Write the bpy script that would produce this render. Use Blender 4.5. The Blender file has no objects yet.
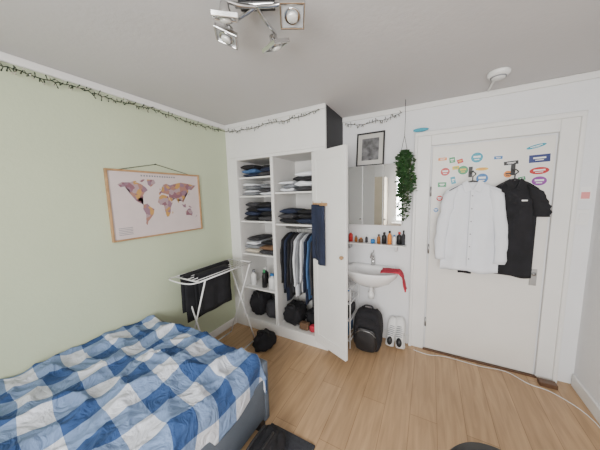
import bpy, bmesh, math, random
from mathutils import Vector, Matrix, noise
random.seed(7)
SC=bpy.context.scene.collection
R=math.radians
# ---------------- materials ----------------
def mat(name,col,rough=.6,metal=0.0,var=0.0,scale=8,bump=0.0,bscale=60,spec=None):
    m=bpy.data.materials.new(name);m.use_nodes=True;nt=m.node_tree
    b=nt.nodes['Principled BSDF']
    b.inputs['Roughness'].default_value=rough;b.inputs['Metallic'].default_value=metal
    c=(col[0],col[1],col[2],1)
    b.inputs['Base Color'].default_value=c
    if spec is not None:b.inputs['Specular IOR Level'].default_value=spec
    tc=nt.nodes.new('ShaderNodeTexCoord')
    if var>0:
        n=nt.nodes.new('ShaderNodeTexNoise');n.inputs['Scale'].default_value=scale;n.inputs['Detail'].default_value=5
        nt.links.new(tc.outputs['Object'],n.inputs['Vector'])
        r=nt.nodes.new('ShaderNodeValToRGB')
        r.color_ramp.elements[0].position=.3;r.color_ramp.elements[1].position=.7
        r.color_ramp.elements[0].color=(max(0,col[0]*(1-var)),max(0,col[1]*(1-var)),max(0,col[2]*(1-var)),1)
        r.color_ramp.elements[1].color=(min(1,col[0]*(1+var)),min(1,col[1]*(1+var)),min(1,col[2]*(1+var)),1)
        nt.links.new(n.outputs['Fac'],r.inputs[0]);nt.links.new(r.outputs[0],b.inputs['Base Color'])
    if bump>0:
        n=nt.nodes.new('ShaderNodeTexNoise');n.inputs['Scale'].default_value=bscale;n.inputs['Detail'].default_value=4
        nt.links.new(tc.outputs['Object'],n.inputs['Vector'])
        u=nt.nodes.new('ShaderNodeBump');u.inputs['Strength'].default_value=bump;u.inputs['Distance'].default_value=.01
        nt.links.new(n.outputs['Fac'],u.inputs['Height']);nt.links.new(u.outputs[0],b.inputs['Normal'])
    return m
WHITE=mat('wall_white',(.77,.775,.79),.75,var=.02,scale=3,bump=.15,bscale=40)
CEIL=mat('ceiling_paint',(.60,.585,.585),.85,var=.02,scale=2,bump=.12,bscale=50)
GREEN=mat('wall_green',(.53,.59,.42),.75,var=.03,scale=2,bump=.15,bscale=40)
PAINT=mat('white_gloss_paint',(.78,.775,.76),.4,var=.02,scale=5)
DOORP=mat('door_paint',(.76,.74,.70),.4,var=.02,scale=4)
INNER=mat('closet_inside',(.70,.69,.67),.6,var=.03)
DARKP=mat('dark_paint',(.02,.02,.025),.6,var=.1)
CHROME=mat('chrome',(.65,.65,.65),.15,1.0)
STEEL=mat('brushed_steel',(.45,.45,.45),.35,1.0)
BLACK=mat('black_plastic',(.012,.012,.014),.45,var=.1)
BLKCLOTH=mat('black_cloth',(.011,.011,.014),.9,var=.3,scale=12,bump=.3,bscale=300)
NAVY=mat('navy_cloth',(.015,.022,.05),.9,var=.25,bump=.3,bscale=300)
CHAR=mat('charcoal_cloth',(.04,.04,.046),.9,var=.25,bump=.3,bscale=300)
GREYC=mat('grey_cloth',(.22,.23,.25),.9,var=.1,bump=.3,bscale=300)
BLUEC=mat('blue_cloth',(.06,.13,.28),.9,var=.2,bump=.3,bscale=300)
WHITEC=mat('white_cloth',(.74,.76,.81),.85,var=.02,bump=.2,bscale=250)
CREAM=mat('cream_cloth',(.55,.49,.40),.9,var=.1,bump=.2,bscale=250)
BROWNC=mat('brown_cloth',(.16,.09,.05),.9,var=.15,bump=.2,bscale=250)
REDC=mat('red_cloth',(.5,.03,.06),.85,var=.2,bump=.2,bscale=250)
CERAM=mat('ceramic',(.82,.82,.82),.12)
PLW=mat('white_plastic',(.80,.80,.79),.4)
WIRE=mat('white_coated_wire',(.80,.80,.80),.35)
WOOD=mat('light_wood',(.42,.25,.12),.5,var=.2,scale=20)
BEIGE=mat('beige_laminate',(.55,.48,.38),.5,var=.04)
GREYF=mat('bed_fabric',(.095,.115,.145),.9,var=.1,bump=.3,bscale=300)
MATT=mat('mattress',(.75,.75,.73),.9,var=.03)
RUGM=mat('rug_pile',(.035,.037,.045),1,var=.3,scale=60,bump=.8,bscale=200)
LEAF=mat('ivy_leaf',(.025,.075,.02),.5,var=.6,scale=25)
STEM=mat('ivy_stem',(.06,.07,.02),.7)
FWIRE=mat('green_wire',(.01,.022,.01),.6)
BULB=mat('bulb_clear',(.5,.48,.4),.2)
MIRROR=mat('mirror_glass',(.86,.88,.88),.02,1.0)
RUBBER=mat('sole_rubber',(.62,.62,.60),.6)
LEATH=mat('white_leather',(.74,.74,.73),.45,var=.04)
def cm(n,c,r=.4): return mat(n,c,r)
RED=cm('red',(.5,.02,.02));BLUE=cm('blue',(.02,.16,.42));TEAL=cm('teal',(.02,.30,.42));GRN=cm('green',(.03,.28,.10));ORG=cm('orange',(.75,.24,.03));PURP=cm('purple',(.25,.04,.30));YEL=cm('yellow',(.75,.5,.04));NVY=cm('navy_print',(.02,.035,.16));PINK=cm('pink',(.75,.28,.28));STW=cm('sticker_white',(.82,.82,.82));BRN=cm('brown',(.11,.055,.03));AMB=cm('amber',(.3,.11,.02))
def floor_mat():
    m=bpy.data.materials.new('oak_laminate');m.use_nodes=True;nt=m.node_tree;b=nt.nodes['Principled BSDF']
    tc=nt.nodes.new('ShaderNodeTexCoord');mp=nt.nodes.new('ShaderNodeMapping');mp.inputs['Rotation'].default_value=(0,0,R(90))
    nt.links.new(tc.outputs['Object'],mp.inputs['Vector'])
    br=nt.nodes.new('ShaderNodeTexBrick');br.offset=.37
    br.inputs['Scale'].default_value=1;br.inputs['Brick Width'].default_value=1.25;br.inputs['Row Height'].default_value=.17
    br.inputs['Mortar Size'].default_value=.0018;br.inputs['Mortar Smooth'].default_value=.3;br.inputs['Bias'].default_value=0
    br.inputs['Color1'].default_value=(.50,.335,.195,1);br.inputs['Color2'].default_value=(.42,.275,.155,1);br.inputs['Mortar'].default_value=(.24,.14,.07,1)
    nt.links.new(mp.outputs[0],br.inputs['Vector'])
    m2=nt.nodes.new('ShaderNodeMapping');m2.inputs['Scale'].default_value=(14,1.2,1)
    nt.links.new(tc.outputs['Object'],m2.inputs['Vector'])
    n=nt.nodes.new('ShaderNodeTexNoise');n.inputs['Scale'].default_value=2.2;n.inputs['Detail'].default_value=8;n.inputs['Distortion'].default_value=.6
    nt.links.new(m2.outputs[0],n.inputs['Vector'])
    rp=nt.nodes.new('ShaderNodeValToRGB');rp.color_ramp.elements[0].color=(.78,.75,.71,1);rp.color_ramp.elements[1].color=(1.10,1.08,1.05,1)
    rp.color_ramp.elements[0].position=.3;rp.color_ramp.elements[1].position=.7
    nt.links.new(n.outputs['Fac'],rp.inputs[0])
    mx=nt.nodes.new('ShaderNodeMixRGB');mx.blend_type='MULTIPLY';mx.inputs[0].default_value=1
    nt.links.new(br.outputs['Color'],mx.inputs[1]);nt.links.new(rp.outputs[0],mx.inputs[2]);nt.links.new(mx.outputs[0],b.inputs['Base Color'])
    b.inputs['Roughness'].default_value=.4
    return m
def duvet_mat():
    m=bpy.data.materials.new('gingham_duvet');m.use_nodes=True;nt=m.node_tree;b=nt.nodes['Principled BSDF']
    uv=nt.nodes.new('ShaderNodeUVMap')
    mp=nt.nodes.new('ShaderNodeMapping');mp.inputs['Rotation'].default_value=(0,0,R(6));mp.inputs['Scale'].default_value=(1/.235,1/.235,1)
    nt.links.new(uv.outputs[0],mp.inputs[0]);s=nt.nodes.new('ShaderNodeSeparateXYZ');nt.links.new(mp.outputs[0],s.inputs[0])
    def M(op,a,v=None):
        k=nt.nodes.new('ShaderNodeMath');k.operation=op;nt.links.new(a,k.inputs[0])
        if v is not None:
            if isinstance(v,(int,float)):k.inputs[1].default_value=v
            else:nt.links.new(v,k.inputs[1])
        return k.outputs[0]
    a=M('LESS_THAN',M('FRACT',s.outputs[0]),.5);c=M('LESS_THAN',M('FRACT',s.outputs[1]),.5)
    t=M('MULTIPLY',M('ADD',a,c),.5)
    rp=nt.nodes.new('ShaderNodeValToRGB');rp.color_ramp.interpolation='CONSTANT'
    e=rp.color_ramp.elements;e[0].position=0;e[0].color=(.60,.63,.70,1);e[1].position=.25;e[1].color=(.17,.255,.43,1)
    x=e.new(.75);x.color=(.026,.070,.20,1)
    nt.links.new(t,rp.inputs[0]);nt.links.new(rp.outputs[0],b.inputs['Base Color'])
    b.inputs['Roughness'].default_value=.9
    n=nt.nodes.new('ShaderNodeTexNoise');n.inputs['Scale'].default_value=11;n.inputs['Detail'].default_value=5;n.inputs['Distortion'].default_value=2.0
    nt.links.new(uv.outputs[0],n.inputs['Vector'])
    u=nt.nodes.new('ShaderNodeBump');u.inputs['Strength'].default_value=.7;u.inputs['Distance'].default_value=.03
    nt.links.new(n.outputs['Fac'],u.inputs['Height']);nt.links.new(u.outputs[0],b.inputs['Normal'])
    return m
def land_mat():
    m=bpy.data.materials.new('map_land');m.use_nodes=True;nt=m.node_tree;b=nt.nodes['Principled BSDF']
    tc=nt.nodes.new('ShaderNodeTexCoord');v=nt.nodes.new('ShaderNodeTexVoronoi');v.inputs['Scale'].default_value=30
    nt.links.new(tc.outputs['Object'],v.inputs['Vector']);s=nt.nodes.new('ShaderNodeSeparateXYZ');nt.links.new(v.outputs['Color'],s.inputs[0])
    rp=nt.nodes.new('ShaderNodeValToRGB');rp.color_ramp.interpolation='CONSTANT';e=rp.color_ramp.elements
    e[0].position=0;e[0].color=(.36,.18,.14,1);e[1].position=.2;e[1].color=(.27,.16,.21,1)
    for p,c in((.4,(.50,.28,.09,1)),(.6,(.38,.27,.29,1)),(.8,(.24,.11,.14,1))):
        k=e.new(p);k.color=c
    nt.links.new(s.outputs[0],rp.inputs[0]);nt.links.new(rp.outputs[0],b.inputs['Base Color']);b.inputs['Roughness'].default_value=.7
    return m
# ---------------- builders ----------------
def empty(name,loc):
    o=bpy.data.objects.new(name,None);o.location=loc;o.empty_display_size=.1;SC.objects.link(o);return o
def par(o,p):
    if p is not None:
        o.parent=p;o.matrix_parent_inverse=Matrix.Translation(-Vector(p.location))
def fin(name,bm,mats,parent=None,smooth=False,bevel=0,seg=2,subd=0):
    bmesh.ops.recalc_face_normals(bm,faces=bm.faces[:])
    me=bpy.data.meshes.new(name);bm.to_mesh(me);bm.free()
    for m in (mats if isinstance(mats,(list,tuple)) else [mats]):me.materials.append(m)
    if smooth:
        for p in me.polygons:p.use_smooth=True
    o=bpy.data.objects.new(name,me);SC.objects.link(o);par(o,parent)
    if bevel:
        k=o.modifiers.new('b','BEVEL');k.width=bevel;k.segments=seg;k.limit_method='ANGLE'
    if subd:
        k=o.modifiers.new('s','SUBSURF');k.levels=subd;k.render_levels=subd
    return o
def abox(bm,x0,x1,y0,y1,z0,z1,mi=0,M=None,taper=1.0):
    cx=(x0+x1)/2;cy=(y0+y1)/2
    vs=[]
    for z in (z0,z1):
        k=1 if z==z0 else taper
        for x,y in((x0,y0),(x1,y0),(x1,y1),(x0,y1)):
            p=Vector((cx+(x-cx)*k,cy+(y-cy)*k,z))
            if M is not None:p=M@p
            vs.append(bm.verts.new(p))
    for q in((0,3,2,1),(4,5,6,7),(0,1,5,4),(1,2,6,5),(2,3,7,6),(3,0,4,7)):
        f=bm.faces.new([vs[i] for i in q]);f.material_index=mi
def box(name,x0,x1,y0,y1,z0,z1,m,parent=None,bevel=0,M=None,taper=1.0,seg=2):
    bm=bmesh.new();abox(bm,x0,x1,y0,y1,z0,z1,0,M,taper);return fin(name,bm,m,parent,bevel>0.008,bevel,seg)
def loft(bm,rings,mi=0,cap=True,closed=True):
    vr=[[bm.verts.new(p) for p in r] for r in rings];n=len(rings[0])
    for a,b in zip(vr[:-1],vr[1:]):
        for i in range(n if closed else n-1):
            j=(i+1)%n
            f=bm.faces.new((a[i],a[j],b[j],b[i]));f.material_index=mi
    if cap and closed:
        for r in(vr[0],vr[-1]):
            f=bm.faces.new(r);f.material_index=mi
def tube(bm,pts,r,n=8,mi=0):
    pts=[Vector(p) for p in pts];rings=[];up=None
    for i,p in enumerate(pts):
        a=pts[max(0,i-1)];b=pts[min(len(pts)-1,i+1)];t=(b-a).normalized()
        if up is None:
            up=Vector((0,0,1)) if abs(t.z)<.9 else Vector((1,0,0))
        s=t.cross(up)
        if s.length<1e-4:s=t.cross(Vector((1,.1,0)))
        s.normalize();up=s.cross(t).normalized()
        rr=r[i] if isinstance(r,(list,tuple)) else r
        rings.append([p+s*math.cos(2*math.pi*k/n)*rr+up*math.sin(2*math.pi*k/n)*rr for k in range(n)])
    loft(bm,rings,mi)
def tubes(name,paths,r,m,parent=None,n=8):
    bm=bmesh.new()
    for p in paths:tube(bm,p,r,n)
    return fin(name,bm,m,parent,True)
def lathe_b(bm,prof,loc,sx=1,sy=1,n=28,mi=0,M=None):
    rings=[]
    for r,z in prof:
        rg=[]
        for k in range(n):
            a=2*math.pi*k/n;p=Vector((loc[0]+r*sx*math.cos(a),loc[1]+r*sy*math.sin(a),loc[2]+z))
            if M is not None:p=M@p
            rg.append(p)
        rings.append(rg)
    loft(bm,rings,mi)
def lathe(name,prof,loc,m,parent=None,sx=1,sy=1,n=28,M=None):
    bm=bmesh.new();lathe_b(bm,prof,loc,sx,sy,n,0,M);return fin(name,bm,m,parent,True)
def catmull(pts,k=6):
    P=[Vector(p) for p in pts];P=[P[0]]+P+[P[-1]];o=[]
    for i in range(1,len(P)-2):
        for j in range(k):
            t=j/k;a,b,c,d=P[i-1:i+3]
            o.append(.5*((2*b)+(c-a)*t+(2*a-5*b+4*c-d)*t*t+(3*b-a-3*c+d)*t**3))
    o.append(P[-2]);return o
def sbox(name,cx,cy,cz,sx,sy,sz,m,parent,p=.45,seed=0,amp=.006,taper=.12):
    bm=bmesh.new();bmesh.ops.create_uvsphere(bm,u_segments=32,v_segments=20,radius=1)
    for v in bm.verts:
        q=v.co.normalized();f=lambda a:math.copysign(abs(a)**p,a)
        tz=f(q.z);k=1-taper*max(0,tz)
        v.co=Vector((cx+f(q.x)*sx*k,cy+f(q.y)*sy*k,cz+tz*sz))+q*noise.noise(q*3+Vector((seed,0,0)))*amp
    return fin(name,bm,m,parent,True)

# ---------------- room shell ----------------
W=3.19;D=2.6;H=2.41;B=-1.6
box('floor',-.1,W+.1,B-.1,D+.1,-.1,0,floor_mat())
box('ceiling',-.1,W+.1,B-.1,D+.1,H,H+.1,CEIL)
box('wall_left',-.1,0,B-.1,D+.1,0,H,GREEN)
box('wall_back',0,W,D,D+.1,0,H,WHITE)
box('wall_right',W,W+.1,B-.1,D+.1,0,H,WHITE)
WX0,WX1,WZ0,WZ1=1.3,2.95,.85,2.2
bm=bmesh.new()
abox(bm,0,WX0,B-.1,B,0,H);abox(bm,WX1,W,B-.1,B,0,H);abox(bm,WX0,WX1,B-.1,B,0,WZ0);abox(bm,WX0,WX1,B-.1,B,WZ1,H)
fin('wall_rear',bm,WHITE)
w=empty('window_1',(2.1,B,1.5))
bm=bmesh.new()
for a in((WX0,WX0+.06,WZ0,WZ1),(WX1-.06,WX1,WZ0,WZ1),(WX0+.06,WX1-.06,WZ0,WZ0+.06),(WX0+.06,WX1-.06,WZ1-.06,WZ1),(2.1,2.15,WZ0+.06,WZ1-.06)):
    abox(bm,a[0],a[1],B-.07,B-.02,a[2],a[3])
fin('frame',bm,PAINT,w,bevel=.004)
box('sill',WX0-.04,WX1+.04,B,B+.12,WZ0-.03,WZ0,PAINT,w,bevel=.004)
def trim(name,x0,x1,y0,y1,z0,z1,m=PAINT):box(name,x0,x1,y0,y1,z0,z1,m,bevel=.006)
trim('trim_1',0,.022,B,2.1,H-.05,H-.001)
trim('trim_2',1.25,W-.022,D-.022,D,H-.05,H-.001)
trim('trim_3',W-.022,W,B,D,H-.05,H-.001)
trim('baseboard_left',0,.015,B,2.1,0,.09)
trim('baseboard_right',W-.018,W,B,D-.02,0,.1)
trim('baseboard_back',1.25,1.96,D-.016,D,0,.1)

# ---------------- door_1 ----------------
d=empty('door_1',(2.53,2.58,1.0))
box('leaf',2.12,2.94,2.578,2.599,.015,2.0,DOORP,d,bevel=.003)
bm=bmesh.new()
abox(bm,1.98,2.105,2.568,2.599,0,2.12);abox(bm,2.955,3.07,2.568,2.599,0,2.12);abox(bm,2.105,2.955,2.568,2.599,2.015,2.12)
fin('casing',bm,PAINT,d,bevel=.006)
bm=bmesh.new()
abox(bm,1.965,1.995,2.550,2.599,0,2.13);abox(bm,3.055,3.085,2.550,2.599,0,2.13);abox(bm,1.965,3.085,2.548,2.599,2.105,2.145)
fin('casing_moulding',bm,PAINT,d,bevel=.008)
box('threshold',2.10,2.96,2.555,2.577,0,.012,BRN,d)
box('lock_plate',2.86,2.905,2.570,2.578,.80,.94,STEEL,d,bevel=.003)
tubes('door_knob',[[(2.882,2.570,.90),(2.882,2.556,.90)]],.014,STEEL,d,n=14)
bm=bmesh.new()
for z in(.25,1.0,1.55):tube(bm,[(2.117,2.572,z),(2.117,2.572,z+.09)],.007)
fin('hinges',bm,STEEL,d,True)
box('door_wedge',2.95,3.06,2.46,2.52,0,.035,BRN,bevel=.004)

# stickers
st=empty('door_stickers',(2.5,2.577,1.75))
def disc(name,x,z,rx,rz,m,y=2.5765,sq=False,rot=0):
    bm=bmesh.new();n=4 if sq else 28;vs=[[],[]]
    for s,yy in((0,y),(1,y+.0009)):
        for k in range(n):
            if sq:cx,cz=[(-1,-1),(1,-1),(1,1),(-1,1)][k]
            else:cx,cz=math.cos(2*math.pi*k/n),math.sin(2*math.pi*k/n)
            a,b=cx*rx,cz*rz;vs[s].append(bm.verts.new((x+a*math.cos(rot)-b*math.sin(rot),yy,z+a*math.sin(rot)+b*math.cos(rot))))
    bm.faces.new(vs[0]);bm.faces.new(vs[1][::-1])
    for i in range(n):
        j=(i+1)%n;bm.faces.new((vs[0][i],vs[0][j],vs[1][j],vs[1][i]))
    return fin(name,bm,m,st)
S=[(2.20,1.885,.034,.013,ORG,1,.0,STW),(2.275,1.87,.022,.024,GRN,1,.1,STW),(2.335,1.855,.022,.018,RED,1,.3,YEL),(2.455,1.875,.042,.042,TEAL,0,0,STW),(2.225,1.77,.036,.036,RED,0,0,STW),
(2.305,1.80,.026,.016,YEL,1,.1,GRN),(2.36,1.775,.038,.038,GRN,0,0,YEL),(2.495,1.775,.045,.014,YEL,0,0,ORG),(2.50,1.695,.042,.042,BLUE,0,0,STW),(2.205,1.655,.034,.022,GRN,1,0,STW),
(2.685,1.81,.046,.015,BLACK,1,.08,STW),(2.83,1.925,.06,.014,TEAL,0,.25,STW),(2.855,1.83,.062,.030,NVY,1,.03,STW),(2.86,1.735,.058,.028,RED,0,.05,STW),(2.865,1.655,.045,.036,PURP,0,0,STW),
(2.29,1.69,.018,.032,TEAL,1,.2,STW),(2.67,1.72,.028,.028,ORG,0,0,BLACK),(2.19,1.53,.026,.026,RED,0,.0,STW),(2.165,1.42,.02,.02,BLUE,0,0,STW),(2.60,1.86,.028,.012,BLUE,1,0,STW),(2.76,1.68,.022,.014,GRN,1,.2,STW)]
for i,s in enumerate(S):
    disc('backing_%d'%i,s[0],s[1],s[2]+.004,s[3]+.004,STW,y=2.5768,sq=bool(s[5]),rot=s[6])
    disc('sticker_%d'%i,s[0],s[1],s[2],s[3],s[4],y=2.5757,sq=bool(s[5]),rot=s[6])
    disc('print_%d'%i,s[0],s[1]+s[3]*.15,s[2]*.6,s[3]*.2,s[7],y=2.5746,sq=True,rot=s[6])
    disc('print_b_%d'%i,s[0],s[1]-s[3]*.4,s[2]*.4,s[3]*.1,s[7],y=2.5746,sq=True,rot=s[6])

# ---------------- built in closet ----------------
c=empty('built_in_closet',(.62,2.35,1.2));Y0=2.1;YB=2.598
bm=bmesh.new()
abox(bm,.001,.15,Y0,Y0+.025,0,H-.002)
abox(bm,.15,1.25,Y0,Y0+.025,2.0,H-.002)
abox(bm,1.125,1.25,Y0,Y0+.025,0,2.0)
abox(bm,.15,1.125,Y0,Y0+.025,0,.12)
abox(bm,.615,.65,Y0,Y0+.025,.12,2.0)
fin('face_frame',bm,PAINT,c,bevel=.003)
bm=bmesh.new()
abox(bm,.13,.15,Y0+.025,YB,.1,2.02);abox(bm,1.125,1.145,Y0+.025,YB,.1,2.02);abox(bm,.622,.643,Y0+.025,YB,.12,2.0)
abox(bm,.15,1.125,Y0+.025,YB,.1,.12);abox(bm,.15,1.125,Y0+.025,YB,2.0,2.02);abox(bm,.15,1.125,YB-.008,YB,.12,2.0)
fin('carcass',bm,INNER,c)
box('side_panel',1.23,1.25,Y0+.025,YB,0,1.95,PAINT,c)
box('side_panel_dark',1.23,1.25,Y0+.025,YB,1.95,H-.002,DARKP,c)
bm=bmesh.new()
abox(bm,0.03,1.252,Y0-.014,Y0,2.03,2.06);abox(bm,0.001,1.255,Y0-.015,Y0,H-.045,H-.002)
fin('moulding',bm,PAINT,c,bevel=.004)
LS=[1.81,1.60,1.31,.92,.50];RS=[1.63,1.29]
bm=bmesh.new()
for z in LS:abox(bm,.151,.621,Y0+.03,YB-.01,z-.018,z)
for z in RS:abox(bm,.644,1.124,Y0+.03,YB-.01,z-.018,z)
fin('shelves',bm,PAINT,c,bevel=.002)
tubes('rail',[[(.645,2.34,1.225),(1.124,2.34,1.225)]],.012,STEEL,c)
hx,hy=1.128,2.092;ang=math.atan2(-.165,.385)
DM=Matrix.Translation((hx,hy,0))@Matrix.Rotation(ang,4,'Z')
box('open_door_leaf',.005,.42,-.024,0,.1,1.985,PAINT,c,bevel=.003,M=DM)
bm=bmesh.new()
for a in((.005,.06,.1,1.985),(.365,.42,.1,1.985),(.06,.365,1.9,1.985),(.06,.365,.1,.2),):
    abox(bm,a[0],a[1],-.03,-.024,a[2],a[3],M=DM)
fin('door_rails',bm,PAINT,c,bevel=.002)
lathe('door_knob',[(.001,0),(.012,.004),(.012,.015),(.018,.022),(.014,.032),(.001,.034)],(0,0,0),WOOD,c,M=DM@Matrix.Translation((.39,-.03,1.05))@Matrix.Rotation(R(90),4,'X'),n=16)
tw=empty('hanging_towel',(1.22,2.03,1.25))
def drape(bm,u0,u1,z0,z1,yb,M,amp=.008,seed=0,th=.012,mi=0,nu=14,nz=20):
    F=[];Bk=[]
    for i in range(nz+1):
        z=z1+(z0-z1)*i/nz;F.append([]);Bk.append([])
        for j in range(nu+1):
            u=u0+(u1-u0)*j/nu
            o=amp*math.sin(u*70+seed+i*.06)*(.3+.7*i/nz)+noise.noise(Vector((u*12,z*6,seed)))*amp
            F[-1].append(M@Vector((u,yb-th-abs(amp)+o,z)));Bk[-1].append(M@Vector((u,yb+o*.2,z)))
    rings=[F[i]+Bk[i][::-1] for i in range(nz+1)]
    loft(bm,rings,mi)
bm=bmesh.new()
drape(bm,.035,.125,.98,1.50,-.044,DM,seed=2);drape(bm,.115,.20,.94,1.49,-.054,DM,seed=5)
fin('towel',bm,NAVY,tw,True)
bm=bmesh.new();abox(bm,.03,.21,-.05,-.0315,1.49,1.515,M=DM);tube(bm,[DM@Vector((.05,-.033,1.51)),DM@Vector((.05,-.06,1.51)),DM@Vector((.05,-.06,1.53))],.004)
tube(bm,[DM@Vector((.17,-.033,1.51)),DM@Vector((.17,-.06,1.51)),DM@Vector((.17,-.06,1.53))],.004)
fin('hook_rail',bm,WOOD,tw)

# folded clothes
fc=empty('folded_clothes',(.6,2.3,1.4))
ci=0
def folded(x0,x1,z,h,m):
    global ci
    ci+=1
    bm=bmesh.new()
    nx=16;xs=x0+random.uniform(0,.03);xe=x1-random.uniform(0,.03);y0=Y0+.034+random.uniform(0,.05);y1=y0+.30
    rot=random.uniform(-.06,.06)
    rings=[]
    for j in range(nx+1):
        x=xs+(xe-xs)*j/nx;e=min(1,3.2*min(j,nx-j)/nx+.4);rg=[]
        for a in range(20):
            an=2*math.pi*a/20;cc,ss=math.cos(an),math.sin(an)
            yy=(y0+y1)/2+(y1-y0)/2*math.copysign(abs(cc)**.35,cc)
            zz=z+h/2+h/2*e*math.copysign(abs(ss)**.5,ss)*1.02
            zz+=noise.noise(Vector((x*11,yy*8,ci*3.1)))*.013*(ss>0)
            zz=max(zz,z-.004);yy+=noise.noise(Vector((x*13,ci*1.7,2)))*.016+(x-(x0+x1)/2)*rot
            rg.append((x,max(yy,Y0+.03),zz))
        rings.append(rg)
    loft(bm,rings)
    fin('garment_%d'%ci,bm,m,fc,True)
def stack(x0,x1,z,hs,ms):
    z+=.005
    for h,m in zip(hs,ms):
        folded(x0,x1,z,h,m);z+=h
stack(.165,.39,1.81,[.04,.045,.05],[NAVY,BLUEC,BLKCLOTH]);stack(.40,.61,1.81,[.045,.045,.03],[CHAR,NAVY,BLKCLOTH])
stack(.165,.38,1.60,[.03,.035,.04,.03],[GREYC,WHITEC,GREYC,WHITEC]);stack(.39,.61,1.60,[.035,.04,.035],[WHITEC,CHAR,GREYC])
stack(.165,.38,1.31,[.05,.05,.055,.05],[BLKCLOTH,NAVY,BLKCLOTH,CHAR]);stack(.38,.61,1.31,[.05,.055,.045,.05],[CHAR,BLKCLOTH,NAVY,BLKCLOTH])
stack(.165,.38,.92,[.045,.05,.04,.045],[CREAM,GREYC,WHITEC,CHAR]);stack(.38,.61,.92,[.05,.05,.05],[CHAR,BROWNC,BLKCLOTH])
stack(.67,.88,1.63,[.035,.04,.035],[WHITEC,GREYC,WHITEC]);stack(.87,1.11,1.63,[.045,.05,.05,.045],[CHAR,WHITEC,BLKCLOTH,WHITEC])
stack(.655,.88,1.29,[.05,.05,.05],[BLKCLOTH,CHAR,NAVY]);stack(.88,1.115,1.29,[.055,.05,.04],[NAVY,BLKCLOTH,BLKCLOTH])
def bottle(name,x,y,z,r,h,m,capm,parent):
    bm=bmesh.new()
    lathe_b(bm,[(.001,0),(r,.003),(r,h*.62),(r*.9,h*.7),(r*.4,h*.78),(r*.4,h*.84)],(x,y,z),n=16)
    lathe_b(bm,[(r*.5,h*.84),(r*.52,h*.85),(r*.5,h*.99),(.001,h)],(x,y,z),n=16,mi=1)
    return fin(name,bm,[m,capm],parent,True)
cs=empty('cleaning_supplies',(.4,2.25,.6))
for i,(x,y,r,h,m,k) in enumerate([(.22,2.22,.035,.19,STW,GREYC),(.40,2.2,.03,.22,BLACK,GRN),(.50,2.22,.045,.18,STW,BLUE),(.56,2.3,.038,.24,BLUE,STW),(.32,2.33,.04,.20,CHAR,STW)]):
    bottle('bottle_%d'%i,x,y,.501,r,h,m,k,cs)
def sack(name,x,y,z,rx,ry,h,m,parent,seed=0):
    bm=bmesh.new();rings=[];n=28
    prof=[(.05,0),(.8,.01),(1,.12),(1.04,.35),(.95,.62),(.72,.82),(.42,.95),(.2,1.0),(.05,1.0)]
    for r,t in prof:
        rg=[]
        for k in range(n):
            a=2*math.pi*k/n;q=1+.4*noise.noise(Vector((math.cos(a)*2,math.sin(a)*2,t*3+seed)))*(t>.05)
            rg.append((x+rx*r*q*math.cos(a),y+ry*r*q*math.sin(a),z+h*t*(1+.35*noise.noise(Vector((math.cos(a)*1.5,math.sin(a)*1.5,seed+5)))*(t>.3))))
        rings.append(rg)
    loft(bm,rings);return fin(name,bm,m,parent,True)
sb=empty('storage_bags',(.6,2.3,.25))
sbox('tote_1',.275,2.28,.266,.105,.12,.140,BLKCLOTH,sb,p=.55,seed=2,amp=.035,taper=.1)
sbox('tote_2',.495,2.30,.231,.10,.13,.105,CHAR,sb,p=.55,seed=12,amp=.03,taper=.1)
sbox('tote_3',.775,2.29,.231,.11,.13,.105,BLKCLOTH,sb,p=.5,seed=22,amp=.035,taper=.15)
sbox('tote_4',1.01,2.34,.206,.09,.10,.080,BLKCLOTH,sb,p=.5,seed=32,amp=.03,taper=.1)
sbox('shoe_box',.95,2.175,.162,.055,.035,.038,BROWNC,sb,p=.3,seed=3,amp=.003,taper=0)
sbox('pouch',1.062,2.175,.158,.045,.035,.034,REDC,sb,p=.5,seed=5,amp=.01,taper=0)
tubes('tote_handles',[catmull([(.24,2.18,.37),(.25,2.17,.43),(.31,2.17,.43),(.32,2.18,.37)],5),catmull([(.73,2.18,.30),(.74,2.17,.37),(.82,2.17,.37),(.83,2.18,.30)],5)],.006,BLACK,sb)

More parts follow.
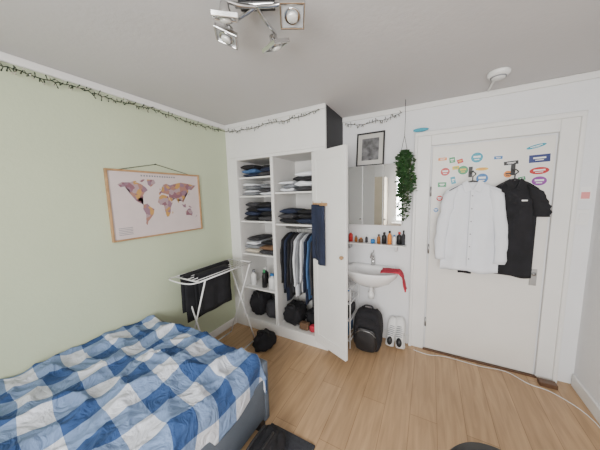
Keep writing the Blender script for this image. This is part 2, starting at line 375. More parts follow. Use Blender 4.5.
# garments
def garment(bm,c,zt,zb,hs,hb,dp,axis='x',sleeve=.5,sr=(.06,.042),seed=0,mi=0,amp=.01,spread=.05):
    n=44;rows=34;rings=[]
    def P(u,v,z):
        return Vector((c[0]+u,c[1]+v,z)) if axis=='x' else Vector((c[0]+v,c[1]+u,z))
    for i in range(rows+1):
        t=i/rows;z=zt+(zb-zt)*t
        if t<.12:
            k=t/.12;hw=.05+(hs-.05)*k**.8;z=zt-(zt-zb)*.12*k*.75
        else:
            k=(t-.12)/.88;hw=hs+(hb-hs)*k;z=zt-(zt-zb)*(.09+.91*k)
        rg=[]
        dd=dp*(.55+.45*min(1,t*4))
        for j in range(n):
            a=2*math.pi*j/n;cc,ss=math.cos(a),math.sin(a)
            u=hw*math.copysign(abs(cc)**.75,cc);v=dd*ss
            fo=amp*(math.sin(u*38+seed*2+t*2)*min(1,t*1.6)+noise.noise(Vector((u*9,z*7,seed+ss)))*.9+abs(noise.noise(Vector((u*16+z*5,z*11-u*6,seed+ss))))*1.1)
            zz=z+(.010*math.sin(u*20+seed) if i==rows else 0)
            rg.append(P(u,v+fo*min(1,abs(ss)*2),zz))
        rings.append(rg)
    loft(bm,rings,mi)
    if sleeve:
        for s in(-1,1):
            rings=[];m_=18
            for i in range(m_+1):
                t=i/m_
                u=s*(hs*.80+ (hs*.2+spread)*min(1,t*2.2)**.8+.01*math.sin(t*6+seed));z=zt-(zt-zb)*.085-sleeve*t
                r=sr[0]*(1-t)+sr[1]*t
                rg=[]
                for k in range(16):
                    a=2*math.pi*k/16
                    q=1+.25*noise.noise(Vector((math.cos(a),t*9,seed+s)))
                    rg.append(P(u+r*q*math.cos(a),r*q*.5*math.sin(a)-(.012 if axis=='x' else 0),z+ (r*.6*math.cos(a)*(-s)*(1-t)**2)))
                rings.append(rg)
            loft(bm,rings,mi)
hc=empty('hanging_clothes',(.88,2.34,.9))
cols=[(BLKCLOTH,.68),(NAVY,.76),(BLKCLOTH,.72),(CHAR,.66),(WHITEC,.70),(GREYC,.66),(WHITEC,.62),(NAVY,.76),(BLUEC,.70),(CHAR,.78),(BLKCLOTH,.80)]
for i,(m,L) in enumerate(cols):
    x=.685+i*.0400;bm=bmesh.new()
    garment(bm,(x,2.345),1.165,1.165-L,.185,.165,.017,axis='y',sleeve=L*.72,sr=(.024,.02),seed=i*1.3,amp=.005,spread=.0)
    fin('garment_%d'%i,bm,m,hc,True)
bm=bmesh.new()
for i in range(11):
    x=.685+i*.0400
    tube(bm,catmull([(x,2.345,1.165),(x,2.345,1.20),(x,2.362,1.225),(x,2.345,1.243),(x,2.328,1.23)],4),.0022,6)
fin('hangers',bm,STEEL,hc,True)

# ---------------- shirts on door ----------------
def hanger(name,cx,y,z,m,parent,w=.17,top=.08):
    bm=bmesh.new()
    tube(bm,[(cx-w,y,z-.075),(cx-.05,y,z-.01),(cx,y,z+.005),(cx+.05,y,z-.01),(cx+w,y,z-.075)],.007)
    tube(bm,catmull([(cx,y,z),(cx,y,z+top*.5),(cx+.018,y,z+top*.75),(cx,y,z+top),(cx-.016,y,z+top*.85)],5),.0045,6)
    return fin(name,bm,m,parent,True)
ws=empty('white_dress_shirt',(2.42,2.41,1.3))
WY=2.415
cx=2.415
bm=bmesh.new()
garment(bm,(cx,WY),1.66,.91,.19,.205,.026,sleeve=.60,sr=(.052,.038),seed=3,amp=.012,spread=.012)
fin('shirt_body',bm,WHITEC,ws,True)
bm=bmesh.new()
for s in(-1,1):
    A=[(cx+s*.002,-.042,1.60),(cx+s*.05,-.034,1.575),(cx+s*.075,-.028,1.655),(cx+s*.04,-.032,1.678)]
    loft(bm,[[(a,WY+b,z_) for a,b,z_ in A],[(a,WY+b+.010,z_) for a,b,z_ in A]])
abox(bm,cx-.014,cx+.014,WY-.044,WY-.034,.96,1.60)
fin('collar_and_placket',bm,WHITEC,ws,bevel=.002)
bm=bmesh.new()
for k in range(6):lathe_b(bm,[(.001,0),(.005,.001),(.005,.003),(.001,.004)],(0,0,0),n=10,M=Matrix.Translation((cx,WY-.044,1.55-k*.105))@Matrix.Rotation(R(90),4,'X'))
fin('buttons',bm,GREYC,ws)
hanger('hanger',cx,WY,1.665,BLACK,ws)
bp=empty('black_polo_shirt',(2.68,2.49,1.3))
PX=2.70;PY=2.503
bm=bmesh.new()
garment(bm,(PX,PY),1.665,.885,.15,.15,.020,sleeve=.22,sr=(.052,.052),seed=9,amp=.006,spread=.015)
fin('polo_body',bm,BLKCLOTH,bp,True)
bm=bmesh.new()
for s in(-1,1):
    A=[(PX+s*.002,-.028,1.60),(PX+s*.04,-.025,1.585),(PX+s*.06,-.022,1.655),(PX+s*.035,-.025,1.68)]
    loft(bm,[[(a,PY+b,z_) for a,b,z_ in A],[(a,PY+b+.01,z_) for a,b,z_ in A]])
fin('collar',bm,BLKCLOTH,bp)
hanger('hanger',PX,PY,1.67,BLACK,bp,w=.13)
box('chest_logo',PX+.045,PX+.08,PY-.031,PY-.027,1.50,1.51,STW,bp)
dt=empty('dark_trousers',(2.4,2.53,1.1))
bm=bmesh.new()
for k,(x0,x1,z0) in enumerate([(2.25,2.36,.87),(2.36,2.46,.85),(2.46,2.54,.875)]):
    drape(bm,x0,x1,z0,1.52,2.558,Matrix.Identity(4),amp=.005,seed=k*2.2,th=.010)
fin('trouser_legs',bm,BLKCLOTH,dt,True)
bm=bmesh.new();abox(bm,2.24,2.545,2.540,2.560,1.50,1.52)
fin('hanger_bar',bm,BLACK,dt)
dh=empty('door_hooks',(2.55,2.56,1.74))
bm=bmesh.new()
for x,yy in((cx,WY),(PX,PY)):
    abox(bm,x-.014,x+.014,2.570,2.5775,1.71,1.80);tube(bm,[(x,2.572,1.752),(x,yy,1.7515)],.005,6)
fin('hook',bm,BLACK,dh)

# ---------------- sink area ----------------
sk=empty('wall_sink',(1.6,2.4,.8))
lathe('basin',[(.03,-.17),(.10,-.165),(.19,-.12),(.255,-.05),(.275,-.005),(.272,.004),(.262,.006),(.245,-.002),(.20,-.07),(.12,-.115),(.03,-.125),(.001,-.125)],(1.60,2.40,.82),CERAM,sk,sx=1.0,sy=.72,n=48)
bm=bmesh.new();abox(bm,1.36,1.84,2.50,2.598,.70,.83);fin('basin_ledge',bm,CERAM,sk,True,.03,5)
bm=bmesh.new()
tube(bm,[(1.6,2.545,.83),(1.6,2.545,.90)],.02,14);tube(bm,catmull([(1.6,2.545,.89),(1.6,2.53,.95),(1.6,2.48,.965),(1.6,2.43,.935)],5),.011,10)
tube(bm,[(1.6,2.545,.90),(1.6,2.548,.93)],[.018,.014],12);tube(bm,[(1.6,2.54,.94),(1.6,2.56,.985)],.006,8)
fin('tap',bm,CHROME,sk,True)
bm=bmesh.new()
tube(bm,[(1.6,2.46,.665),(1.6,2.46,.50)],.018,12);tube(bm,[(1.6,2.46,.56),(1.6,2.46,.49)],.032,14)
tube(bm,catmull([(1.6,2.46,.52),(1.6,2.50,.50),(1.6,2.54,.54),(1.6,2.598,.54)],5),.015,10)
fin('siphon',bm,PLW,sk,True)
rc=empty('red_cloth',(1.85,2.4,.75));bm=bmesh.new()
rings=[]
for i in range(13):
    t=i/12;rg=[]
    path=[Vector((1.72,2.36,.830)),Vector((1.79,2.36,.838)),Vector((1.875,2.37,.84)),Vector((1.905,2.38,.80)),Vector((1.915,2.39,.72)),Vector((1.93,2.39,.66))]
    q=t*5;a=min(4,int(q));p=path[a].lerp(path[a+1],q-a);nx=Vector((0,0,1)).lerp(Vector((1,0,0)),min(1,max(0,(t-.4)*4))).normalized()
    wd=.085-.03*t
    for k in range(10):
        an=2*math.pi*k/10
        rg.append(p+Vector((0,1,0))*wd*math.cos(an)+nx*(.008+.004*math.sin(k*2.3+i))*(1+math.sin(an)))
    rings.append(rg)
loft(bm,rings);fin('cloth',bm,REDC,rc,True)
mc=empty('mirror_cabinet',(1.575,2.54,1.57))
box('cabinet_body',1.27,1.88,2.475,2.598,1.27,1.87,PAINT,mc,bevel=.003)
for i,(a,b) in enumerate([(1.272,1.50),(1.503,1.70),(1.703,1.878)]):
    box('mirror_door_%d'%(i+1),a,b,2.465,2.474,1.273,1.867,MIRROR,mc,bevel=.002)
bm=bmesh.new()
for x in(1.48,1.72):lathe_b(bm,[(.001,0),(.006,.002),(.006,.012),(.009,.016),(.001,.018)],(0,0,0),n=12,M=Matrix.Translation((x,2.465,1.33))@Matrix.Rotation(R(90),4,'X'))
fin('knobs',bm,CHROME,mc,True)
pf=empty('picture_frame',(1.56,2.56,2.05));PM=Matrix.Translation((1.555,2.52,1.873))@Matrix.Rotation(R(-8),4,'X')
bm=bmesh.new();fw=.14;fh=.345
for a in((-fw,-fw+.014,0,fh),(fw-.014,fw,0,fh),(-fw+.014,fw-.014,0,.014),(-fw+.014,fw-.014,fh-.014,fh)):abox(bm,a[0],a[1],0,.02,a[2],a[3],M=PM)
fin('frame',bm,BLACK,pf,bevel=.002)
box('passe_partout',-fw+.013,fw-.013,.012,.018,.013,fh-.013,mat('passe',(.52,.51,.48),.8),pf,M=PM)
box('photo',-.085,.085,.009,.012,.06,.285,mat('photo_print',(.13,.13,.135),.5,var=.8,scale=14),pf,M=PM)
sh=empty('wall_shelf',(1.59,2.53,1.08))
box('board',1.27,1.92,2.47,2.598,1.055,1.07,PAINT,sh,bevel=.003)
bm=bmesh.new()
for x in(1.35,1.83):abox(bm,x-.008,x+.008,2.50,2.598,1.0,1.055)
fin('brackets',bm,STEEL,sh)
tl=empty('toiletries',(1.6,2.53,1.12))
random.seed(3)
for i,(x,r,h,m,k) in enumerate([(1.31,.018,.09,BLACK,STEEL),(1.36,.022,.12,RED,STW),(1.42,.016,.07,AMB,BLACK),(1.47,.025,.05,BROWNC,ORG),(1.53,.014,.08,CHAR,STW),(1.60,.022,.06,BLUE,STW),(1.66,.018,.10,AMB,BLACK),(1.71,.024,.12,BLACK,BLACK),(1.765,.02,.14,ORG,BLACK),(1.81,.018,.10,STW,BLUE),(1.855,.024,.13,BLACK,RED),(1.895,.016,.15,CHAR,BLACK)]):
    bottle('bottle_%d'%i,x,2.515+random.uniform(0,.03),1.0705,r,h,m,k,tl)
# wire rack under sink
rk=empty('wire_rack',(1.36,2.4,.35))
bm=bmesh.new();x0,x1,y0,y1=1.27,1.44,2.24,2.55
for x in(x0,x1):
    for y in(y0,y1):tube(bm,[(x,y,0),(x,y,.64)],.007)
for z in(.08,.30,.48,.635):
    tube(bm,[(x0,y0,z),(x1,y0,z)],.005);tube(bm,[(x0,y1,z),(x1,y1,z)],.005)
    tube(bm,[(x0,y0,z),(x0,y1,z)],.005);tube(bm,[(x1,y0,z),(x1,y1,z)],.005)
    for k in range(1,7):
        x=x0+(x1-x0)*k/7;tube(bm,[(x,y0,z),(x,y1,z)],.003,6)
fin('rack_frame',bm,WIRE,rk,True)
box('stored_box_1',1.285,1.425,2.28,2.50,.306,.40,CHAR,rk,bevel=.01);box('stored_box_2',1.285,1.40,2.28,2.5,.086,.2,BLUEC,rk,bevel=.01);bottle('stored_bottle_1',1.40,2.32,.486,.028,.12,STW,BLUE,rk);bottle('stored_bottle_2',1.33,2.32,.486,.028,.13,STW,RED,rk)

# backpack
bk=empty('backpack',(1.62,2.31,.2))
BX=1.60;BYo=2.33
sbox('main_body',BX,BYo,.215,.14,.095,.208,BLKCLOTH,bk,seed=1)
sbox('front_pocket',BX,BYo-.09,.15,.11,.038,.12,BLACK,bk,seed=4,p=.5)
sbox('top_pocket',BX,BYo-.08,.32,.10,.024,.048,BLKCLOTH,bk,seed=7,p=.6)
bm=bmesh.new()
tube(bm,catmull([(BX-.045,BYo+.02,.41),(BX-.035,BYo+.02,.45),(BX+.035,BYo+.02,.45),(BX+.045,BYo+.02,.41)],5),.009)
for s in(-1,1):tube(bm,catmull([(BX+s*.07,BYo+.08,.40),(BX+s*.11,BYo+.11,.32),(BX+s*.12,BYo+.105,.17),(BX+s*.10,BYo+.08,.07)],6),.014)
fin('straps',bm,BLACK,bk,True)
bm=bmesh.new()
tube(bm,catmull([(BX-.10,BYo-.113,.20),(BX-.045,BYo-.13,.25),(BX+.045,BYo-.13,.25),(BX+.10,BYo-.113,.20)],6),.003,6)
fin('zippers',bm,STEEL,bk,True)

# sneakers
def sneaker(name,M,upper,sole,lace,side=None):
    e=empty(name,M@Vector((0,0,.05)))
    sec=[(0,.022,.03),(.02,.034,.07),(.08,.037,.095),(.25,.036,.10),(.42,.037,.088),(.55,.043,.07),(.72,.047,.055),(.88,.042,.045),(.97,.028,.034),(1,.012,.02)]
    bm=bmesh.new();rings=[]
    for t,wd,h in sec:
        rg=[]
        for k in range(18):
            a=2*math.pi*k/18;cc,ss=math.cos(a),math.sin(a)
            rg.append(M@Vector((wd*math.copysign(abs(cc)**.8,cc),t*.285,.022+(h-.012)*(.5+.5*ss)*(1) )))
        rings.append(rg)
    loft(bm,rings);fin('upper',bm,upper,e,True)
    bm=bmesh.new();rings=[]
    for t,wd,h in sec:
        wd=wd+.006;rings.append([M@Vector((x,t*.295-.005,z)) for x,z in((-wd,0),(wd,0),(wd,.028),(-wd,.028))])
    loft(bm,rings);fin('sole',bm,sole,e,bevel=.003)
    bm=bmesh.new();lathe_b(bm,[(.001,-.01),(.024,-.008),(.026,.002),(.001,.003)],(0,0,0),sx=1,sy=1.6,n=18,M=M@Matrix.Translation((0,.065,.108)))
    fin('collar_opening',bm,BLACK,e,True)
    bm=bmesh.new()
    for k in range(6):
        y=.115+k*.017;z=.108-k*.0075
        tube(bm,[M@Vector((-.026,y,z-.012)),M@Vector((0,y+.004,z+.004)),M@Vector((.026,y,z-.012))],.0035,6)
    fin('laces',bm,lace,e,True)
    if side:
        bm=bmesh.new()
        for s in(-1,1):
            for k in range(3):
                y=.14+k*.02;tube(bm,[M@Vector((s*.0375,y-.02,.03)),M@Vector((s*.037,y,.062-k*.004)),M@Vector((s*.030,y+.006,.075-k*.006))],.0035,6)
        fin('side_stripes',bm,side,e,True)
for i,(x,rz,ss) in enumerate([(1.795,6,1.0),(1.90,-4,1.04)]):
    M=Matrix.Translation((x,2.465,.012))@Matrix.Rotation(R(rz),4,'Y')@Matrix.Rotation(R(70),4,'X')@Matrix.Scale(ss,4)
    sneaker('white_sneaker',M,LEATH,RUBBER,GREYC,CHAR)
for x,rz in((1.775,8),(1.90,-6)):
    M=Matrix.Translation((x,2.215,.0))@Matrix.Rotation(R(rz),4,'Z')@Matrix.Scale(.98,4)
    pass
# slumped black bag beside bed
sg=empty('duffel_bag',(1.32,.88,.12))
sbox('bag',1.325,.90,.115,.075,.20,.098,BLKCLOTH,sg,p=.6,seed=40,amp=.03,taper=.25)
tubes('handles',[catmull([(1.30,.80,.20),(1.31,.82,.255),(1.31,.96,.255),(1.30,1.0,.20)],6),catmull([(1.35,.80,.20),(1.37,.83,.24),(1.37,.95,.24),(1.35,1.0,.20)],6)],.007,BLACK,sg)

# ivy
iv=empty('hanging_ivy',(1.90,2.43,1.7))
bm=bmesh.new();bl=bmesh.new();random.seed(11);IX=1.89;IY=2.41
for s in range(11):
    x=IX+random.uniform(-.05,.045);y=IY+random.uniform(-.03,.015);L=random.uniform(.22,.50) if s>2 else random.uniform(.56,.62)
    pts=[(IX,IY,1.95)];n=8
    for k in range(1,n+1):
        pts.append((x+random.uniform(-.015,.015)+ .02*k/n,y+random.uniform(-.008,.008),1.95-L*k/n))
    P=catmull(pts,4);tube(bm,P,.002,5)
    for p in P:
        for q in range(3):
            a=random.uniform(0,6.28);sz=random.uniform(.014,.025)
            rm=Matrix.Translation(p+Vector((math.cos(a)*.018,math.sin(a)*.010-.004,random.uniform(-.01,.01))))@Matrix.Rotation(a,4,'Z')@Matrix.Rotation(random.uniform(-1,.2),4,'Y')@Matrix.Rotation(random.uniform(-.8,.8),4,'X')
            vs=[bl.verts.new(rm@Vector(v)) for v in((0,0,0),(sz*.5,sz*.75,.0),(sz*1.1,sz*.45,.002),(sz*1.4,0,-.004),(sz*1.1,-sz*.45,.002),(sz*.5,-sz*.75,0))]
            for v in vs:v.co.y=min(v.co.y,2.460)
            bl.faces.new(vs)
fin('stems',bm,STEM,iv);fin('leaves',bl,LEAF,iv)
lathe('pot',[(.001,0),(.022,.002),(.03,.045),(.027,.045),(.022,.036),(.001,.036)],(IX,IY,1.93),BLACK,iv,n=20)
tubes('cord',[[(IX-.025,IY,1.97),(IX,IY,2.10)],[(IX+.025,IY,1.97),(IX,IY,2.10)],[(IX,IY,2.10),(IX+.003,IY,2.25),(IX,IY,H)]],.0022,BLACK,iv,n=5)

ls=empty('light_switch',(3.12,2.59,1.36))
box('plate',3.095,3.165,2.588,2.599,1.31,1.43,PLW,ls,bevel=.004);box('rocker',3.11,3.15,2.582,2.588,1.34,1.40,CERAM,ls,bevel=.003)
wn=empty('wall_note',(3.13,2.597,1.54));box('paper',3.105,3.165,2.597,2.599,1.50,1.60,STW,wn);box('print',3.112,3.158,2.5955,2.597,1.51,1.56,PINK,wn)
bm=bmesh.new();rings=[]
for i in range(13):
    t=i/12;wv=.022*math.sin(math.pi*min(1,t*.9+.08))**.6;rings.append([Vector((1.95+.13*t,2.575+yy*.006,2.170+zz*wv)) for yy,zz in((-1,-.8),(-1,.8),(1,.8),(1,-.8))])
loft(bm,rings)
fin('toy_surfboard',bm,TEAL,None,bevel=.002)
# ---------------- bed ----------------
bd=empty('single_bed',(.6,.13,.3))
bx,by0,by1=1.2,-.87,1.17
bm=bmesh.new()
abox(bm,.02,bx,by1-.05,by1,.08,.50);abox(bm,.02,bx,by0,by0+.05,.08,.80)
abox(bm,bx-.04,bx,by0+.05,by1-.05,.12,.40);abox(bm,.02,.06,by0+.05,by1-.05,.12,.40)
abox(bm,.06,bx-.04,by0+.05,by1-.05,.24,.28)
fin('frame',bm,GREYF,bd,True,.012,3)
bm=bmesh.new()
for x in(.06,bx-.06):
    for y in(by0+.04,by1-.04):abox(bm,x-.025,x+.025,y-.025,y+.025,0,.1)
fin('legs',bm,BLACK,bd)
box('mattress',.03,bx-.045,by0+.06,by1-.06,.285,.50,MATT,bd,bevel=.03,seg=4)
bm=bmesh.new();NU,NV=170,250;LU,LV=1.36,2.0;uvl=bm.loops.layers.uv.new('UVMap')
G=[]
def ridge(p):return (1-abs(noise.noise(p))*2.2)
def sharp(p):return max(0,ridge(p))**3
for j in range(NV+1):
    row=[];v=j/NV*LV
    for i in range(NU+1):
        u=i/NU*LU
        x=.025+u;z=.565;y=-.80+v
        R0=.07;xe=1.13;drop=0
        if x>xe:
            e=x-xe
            if e<R0*math.pi/2:
                a=e/R0;x=xe+R0*math.sin(a);drop=R0*(1-math.cos(a))
            else:
                x=xe+R0+.010*math.sin(v*16)+.006;drop=R0+(e-R0*math.pi/2)*(1+.25*noise.noise(Vector((v*3,0,6))))
        ye=1.05
        if y>ye:
            e=y-ye;R1=.07
            if e<R1*math.pi/2:
                a=e/R1;y=ye+R1*math.sin(a);drop+=R1*(1-math.cos(a))*(1)
            else:
                y=ye+R1;drop+=R1+(e-R1*math.pi/2)
        w=noise.noise(Vector((u*2.4,v*2.4,1.3)))*.045
        w+=sharp(Vector((u*2.6+v*1.4,v*1.7-u,4)))*.034+sharp(Vector((u*4-v*2.5,v*3.4+u*2.2,9)))*.024
        w+=sharp(Vector((u*7+v*3,v*6-u*4,19)))*.010+noise.noise(Vector((u*14,v*14,3)))*.006
        k=1 if drop<.01 else max(.15,1-drop*10)
        z=z-drop+w*k+.004*k
        if x>1.19: x+=.012*noise.noise(Vector((v*7,u*4,2)))
        z=max(z,.30)
        if x<1.15 and y<1.1: z=max(z,.512)
        du=noise.noise(Vector((u*1.9,v*1.9,8)))*.06+noise.noise(Vector((u*5,v*5,8)))*.018
        dv=noise.noise(Vector((u*1.9,v*1.9,18)))*.06+noise.noise(Vector((u*5,v*5,28)))*.018
        row.append((bm.verts.new((x,y,z)),(u+du,v+dv)))
    G.append(row)
for j in range(NV):
    for i in range(NU):
        q=[G[j][i],G[j][i+1],G[j+1][i+1],G[j+1][i]]
        f=bm.faces.new([a[0] for a in q])
        for l,a in zip(f.loops,q):l[uvl].uv=a[1]
o=fin('duvet',bm,duvet_mat(),bd,True)
k=o.modifiers.new('s','SOLIDIFY');k.thickness=.012;k.offset=-1
sbox('pillow',.55,-.62,.66,.33,.2,.07,WHITEC,bd,p=.6,taper=0)

bm=bmesh.new();abox(bm,1.235,1.53,-.2,1.19,.0005,.014);fin('rug',bm,RUGM,None,bevel=.004)
so=empty('round_stool',(2.36,1.0,.25));SX=2.39;SY=.99
lathe('seat_cushion',[(.001,.42),(.165,.42),(.19,.44),(.195,.47),(.18,.495),(.12,.505),(.001,.507)],(SX,SY,0),BLACK,so,n=40)
bm=bmesh.new()
for k in range(4):
    a=math.pi/4+k*math.pi/2;tube(bm,[(SX+.13*math.cos(a),SY+.13*math.sin(a),.425),(SX+.19*math.cos(a),SY+.19*math.sin(a),0)],.012)
tube(bm,[(SX+.16*math.cos(a),SY+.16*math.sin(a),.2) for a in [i*2*math.pi/24 for i in range(25)]],.006)
fin('legs',bm,STEEL,so,True)

# ---------------- drying rack ----------------
ar=empty('drying_rack',(.3,1.55,.5))
bm=bmesh.new();ax0,ax1,ay0,ay1,az=.12,.44,1.27,1.94,.885
for p in([(ax0,ay0,az),(ax1,ay0,az)],[(ax0,ay1,az),(ax1,ay1,az)]):tube(bm,p,.007)
for p in([(ax0,ay0,az),(ax0,ay1,az)],[(ax1,ay0,az),(ax1,ay1,az)]):tube(bm,p,.007)
for k in range(1,6):
    x=ax0+(ax1-ax0)*k/6;tube(bm,[(x,ay0,az),(x,ay1,az)],.0035,6)
for y in(ay0+.06,ay1-.03):
    tube(bm,[(ax0,y,az),(ax1+.02,y,.01)],.007);tube(bm,[(ax1,y,az),(ax0-.02,y,.01)],.007)
tube(bm,[(ax1+.02,ay0+.06,.01),(ax1+.02,ay1-.03,.01)],.007);tube(bm,[(ax0-.02,ay0+.06,.01),(ax0-.02,ay1-.03,.01)],.007)
tube(bm,catmull([(ax1,ay0,az),(ax1-.02,ay0-.07,az+.005),(ax1-.14,ay0-.09,az+.005),(ax0+.02,ay0-.07,az+.005),(ax0,ay0,az)],5),.006)
fin('frame',bm,WIRE,ar,True)
def sheet(name,xf,ya,yb,zt,dropf,dropb,m,parent,seed):
    bm=bmesh.new();NN=26
    pth=[]
    for k in range(NN+1):
        t=k/NN;tot=dropf+dropb+.06
        s=t*tot
        if s<dropf:pth.append((xf+.03,zt-dropf+s))
        elif s<dropf+.06:
            a=(s-dropf)/.06*math.pi;pth.append((xf+.03*math.cos(a),zt+.012*math.sin(a)))
        else:pth.append((xf-.03,zt-(s-dropf-.06)))
    grid=[]
    for k,(x,z) in enumerate(pth):
        grid.append([bm.verts.new((x+.006*math.sin(ya*3+j*.6+seed)*min(1,abs(z-zt)*4)+.004*noise.noise(Vector((j*.4,z*8,seed))),ya+(yb-ya)*j/24+.005*noise.noise(Vector((z*9,seed,0))),z)) for j in range(25)])
    for a,b in zip(grid[:-1],grid[1:]):
        for j in range(24):bm.faces.new((a[j],a[j+1],b[j+1],b[j]))
    o=fin(name,bm,m,parent,True);q=o.modifiers.new('s','SOLIDIFY');q.thickness=.006
sheet('black_towel',.20,1.28,1.82,.905,.44,.36,BLKCLOTH,ar,2)
sheet('dark_shirt',.31,1.34,1.70,.905,.36,.32,BLKCLOTH,ar,5)
fb=empty('gym_bag',(.62,1.9,.12));sack('bag',.61,1.88,.0,.10,.13,.15,BLKCLOTH,fb,21)
tubes('handle',[catmull([(.56,1.84,.12),(.57,1.84,.18),(.66,1.87,.18),(.67,1.88,.12)],5)],.008,BLACK,fb)

# ---------------- map ----------------
mp=empty('world_map_poster',(.015,1.275,1.54))
box('paper',.004,.012,.88,1.67,1.275,1.815,mat('map_paper',(.63,.54,.53),.7,var=.03),mp)
bm=bmesh.new()
for a in((.87,1.68,1.265,1.278),(.87,1.68,1.805,1.82),(.87,.884,1.278,1.805),(1.666,1.68,1.278,1.805)):abox(bm,.002,.024,*a)
fin('frame',bm,WOOD,mp,bevel=.002)
LAND=[[(-165,65),(-150,71),(-120,72),(-95,72),(-80,68),(-62,58),(-55,50),(-68,44),(-76,35),(-81,26),(-84,30),(-97,26),(-95,17),(-87,20),(-84,10),(-78,8),(-92,14),(-105,20),(-115,30),(-124,40),(-125,50),(-140,60),(-155,57)],
[(-55,82),(-25,82),(-20,72),(-42,60),(-53,67)],
[(-78,8),(-62,11),(-50,0),(-35,-7),(-40,-22),(-55,-35),(-65,-42),(-70,-54),(-75,-48),(-71,-20),(-81,-5)],
[(-17,15),(-10,30),(0,36),(11,37),(32,31),(43,12),(51,11),(40,-5),(38,-20),(28,-33),(18,-34),(12,-15),(9,4),(-8,5)],
[(-9,37),(-9,43),(0,48),(8,55),(6,60),(15,68),(28,71),(45,67),(70,72),(100,77),(140,73),(180,68),(165,60),(155,52),(140,54),(135,44),(127,36),(122,40),(121,30),(108,20),(104,9),(100,14),(95,17),(88,22),(80,8),(73,18),(66,25),(57,26),(52,17),(44,13),(35,30),(36,37),(27,37),(20,40),(14,40),(3,43),(-5,36)],
[(114,-22),(130,-12),(142,-11),(153,-27),(148,-38),(138,-35),(116,-34)],[(96,5),(106,-6),(118,-8),(118,5),(108,2)],[(131,32),(141,37),(144,44),(138,38)],[(-5,50),(1,52),(-3,58)],[(44,-25),(49,-15),(50,-24)],[(130,-2),(142,-3),(150,-10),(138,-8)],[(167,-46),(178,-38),(174,-36)],[(-85,76),(-70,82),(-62,81),(-75,73)],[(-118,73),(-100,77),(-95,74),(-108,71)]]
bm=bmesh.new()
for L in LAND:
    f=bm.faces.new([bm.verts.new((.0135,1.275+a/180*.36,1.52+b/90*.255)) for a,b in L]);bmesh.ops.triangulate(bm,faces=[f])
fin('continents',bm,land_mat(),mp)
bm=bmesh.new()
for k in range(14):abox(bm,.012,.0135,1.12+k*.022,1.132+k*.022,1.775,1.788)
for k in range(5):abox(bm,.012,.0135,.92,1.02,1.31+k*.013,1.314+k*.013)
fin('lettering',bm,GREYC,mp)
bm=bmesh.new();tube(bm,[(.012,.97,1.82),(.012,1.25,1.885),(.012,1.56,1.82)],.0025,5);tube(bm,[(0,1.25,1.885),(.02,1.25,1.887)],.004,6)
fin('hanging_string',bm,BLACK,mp)

# ---------------- fairy lights ----------------
bm=bmesh.new();random.seed(5)
def strand(a,b,n,sag):
    a=Vector(a);b=Vector(b);o=[]
    for i in range(n+1):
        t=i/n;p=a.lerp(b,t);p.z-=sag*4*t*(1-t)
        p.z+=random.uniform(-.006,.006);o.append(p)
    return o
pts=[]
knots=[(.03,-.9,2.35),(.03,.3,2.345),(.03,.75,2.335),(.03,1.25,2.34),(.03,2.04,2.335)]
for a,b in zip(knots[:-1],knots[1:]):pts+=strand(a,b,26,.015)[:-1]
pts+=strand((.06,2.07,2.33),(.65,2.07,2.33),18,.02)[:-1];pts+=strand((.65,2.07,2.33),(1.20,2.07,2.355),18,.02)
tube(bm,pts,.0032,5)
pts2=strand((1.29,2.56,2.335),(1.60,2.56,2.31),10,.02)[:-1]+strand((1.60,2.56,2.31),(1.84,2.56,2.345),10,.01)
tube(bm,pts2,.0028,5)
for p in pts+pts2:
    for q in range(2):
        d_=Vector((random.uniform(0,.012) if p.y<2.0 else random.uniform(-.01,.01),random.uniform(-.012,.0),random.uniform(-.026,.02)))
        if p.x<.05:d_.y=random.uniform(-.012,.012)
        tube(bm,[p,p+d_],.0024,4);e=p+d_
        tube(bm,[e,e+d_.normalized()*.01],.0035,5,mi=1 if q else 0)
fin('fairy_lights',bm,[FWIRE,BULB])

# ---------------- ceiling lamp ----------------
cl=empty('ceiling_spotlight_bar',(1.45,.88,2.35))
LM=Matrix.Translation((1.45,.875,0))@Matrix.Rotation(R(28),4,'Z')
box('mount_plate',-.075,.075,-.05,.05,H-.03,H-.001,BLACK,cl,bevel=.004,M=LM)
box('centre_strip',-.09,.09,-.012,.012,H-.046,H-.0305,CHROME,cl,bevel=.004,M=LM)
bm=bmesh.new();heads=[(1.285,.87,-25),(1.37,.775,20),(1.60,.91,15),(1.435,1.03,-10)]
for x,y,_ in heads:
    tube(bm,catmull([(1.45,.875,H-.045),(1.45+(x-1.45)*.5,.875+(y-.875)*.5,H-.058),(x,y,H-.058),(x,y,H-.078)],5),.008,8)
fin('arms',bm,CHROME,cl,True)
GL=mat('frosted_glass',(.42,.44,.45),.12,0,spec=.8)
LAMPW=mat('lamp_reflector',(.8,.8,.77),.2,.3)
for i,(x,y,r) in enumerate(heads):
    HM=Matrix.Translation((x,y,H-.105))@Matrix.Rotation(R(r*2),4,'Z')@Matrix.Rotation(R(25 if i%2 else -20),4,'X')@Matrix.Scale(1.12,4)
    bm=bmesh.new()
    for a in((-.045,.045,-.045,-.038),(-.045,.045,.038,.045),(-.045,-.038,-.038,.038),(.038,.045,-.038,.038)):abox(bm,a[0],a[1],a[2],a[3],-.014,.002,M=HM)
    fin('head_frame_%d'%i,bm,CHROME,cl,bevel=.002)
    box('head_glass_%d'%i,-.038,.038,-.038,.038,-.008,-.003,GL,cl,M=HM)
    lathe('reflector_%d'%i,[(.001,.035),(.014,.033),(.018,.015),(.03,-.008),(.027,-.014),(.012,.0),(.001,.004)],(0,0,0),CHROME,cl,M=HM,n=20)
    lathe('bulb_%d'%i,[(.001,-.026),(.016,-.024),(.02,-.018),(.016,-.009),(.001,-.009)],(0,0,0),LAMPW,cl,M=HM,n=18)
sd=empty('smoke_detector',(2.50,2.22,2.38))
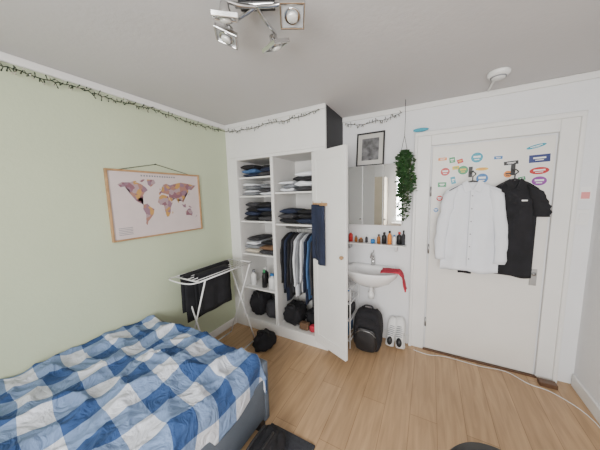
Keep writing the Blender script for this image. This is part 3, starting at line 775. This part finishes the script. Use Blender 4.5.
lathe('base',[(.001,0),(.06,0),(.065,-.006),(.065,-.022),(.055,-.034),(.04,-.036),(.038,-.048),(.001,-.05)],(2.50,2.22,H-.001),PLW,sd,n=32)
lathe('vents',[(.001,-.036),(.045,-.036),(.045,-.042),(.001,-.042)],(2.50,2.22,H-.001),GREYC,sd,n=32)
box('cable_duct',2.494,2.506,2.285,2.575,H-.012,H-.001,PLW,sd)
tubes('power_cable',[catmull([(2.02,2.50,.005),(2.15,2.48,.005),(2.3,2.52,.005),(2.55,2.51,.005),(2.75,2.53,.005),(2.88,2.44,.005),(3.02,2.40,.005),(3.155,2.2,.005),(3.155,1.7,.005)],6)],.003,PLW)

rw=empty('beige_wardrobe',(.65,-1.32,1.0))
box('carcass',.1,1.15,-1.58,-1.1,0,2.0,BEIGE,rw,bevel=.004)
for i,(a,b) in enumerate([(.105,.45),(.455,.80),(.805,1.145)]):
    box('door_%d'%i,a,b,-1.1,-1.08,.06,1.98,BEIGE,rw,bevel=.004)
bm=bmesh.new()
for x in(.42,.77,1.11):tube(bm,[(x,-1.08,1.0),(x,-1.05,1.0)],.012,12)
fin('knobs',bm,STEEL,rw,True)

# ---------------- light ----------------
def area(name,loc,sx,sy,p,col,rot):
    l=bpy.data.lights.new(name,'AREA');l.shape='RECTANGLE';l.size=sx;l.size_y=sy;l.energy=p;l.color=col
    o=bpy.data.objects.new(name,l);o.location=loc;o.rotation_euler=rot;SC.objects.link(o)
area('window_daylight',(2.12,B+.02,1.53),1.5,1.25,132,(1,.99,.97),(R(83),0,0))
wd=bpy.data.worlds.new('world');bpy.context.scene.world=wd;wd.use_nodes=True
nt=wd.node_tree;bg=nt.nodes['Background'];sky=nt.nodes.new('ShaderNodeTexSky');sky.sky_type='HOSEK_WILKIE'
nt.links.new(sky.outputs[0],bg.inputs[0]);bg.inputs[1].default_value=.6

# ---------------- camera ----------------
r=R(1.4);th=R(6.9);ps=R(28.7)
Wr=Vector((math.cos(ps),math.sin(ps),0));F=Vector((-math.cos(th)*math.sin(ps),math.cos(th)*math.cos(ps),-math.sin(th)))
Wu=Vector((-math.sin(th)*math.sin(ps),math.sin(th)*math.cos(ps),math.cos(th)))
X=math.cos(r)*Wr-math.sin(r)*Wu;U=math.sin(r)*Wr+math.cos(r)*Wu
M=Matrix((( X.x,U.x,-F.x,2.11),(X.y,U.y,-F.y,0),(X.z,U.z,-F.z,1.58),(0,0,0,1)))
cam=bpy.data.cameras.new('camera');cam.sensor_width=36;cam.lens=237/600*36;cam.clip_start=.02
o=bpy.data.objects.new('camera',cam);o.matrix_world=M;SC.objects.link(o);bpy.context.scene.camera=o
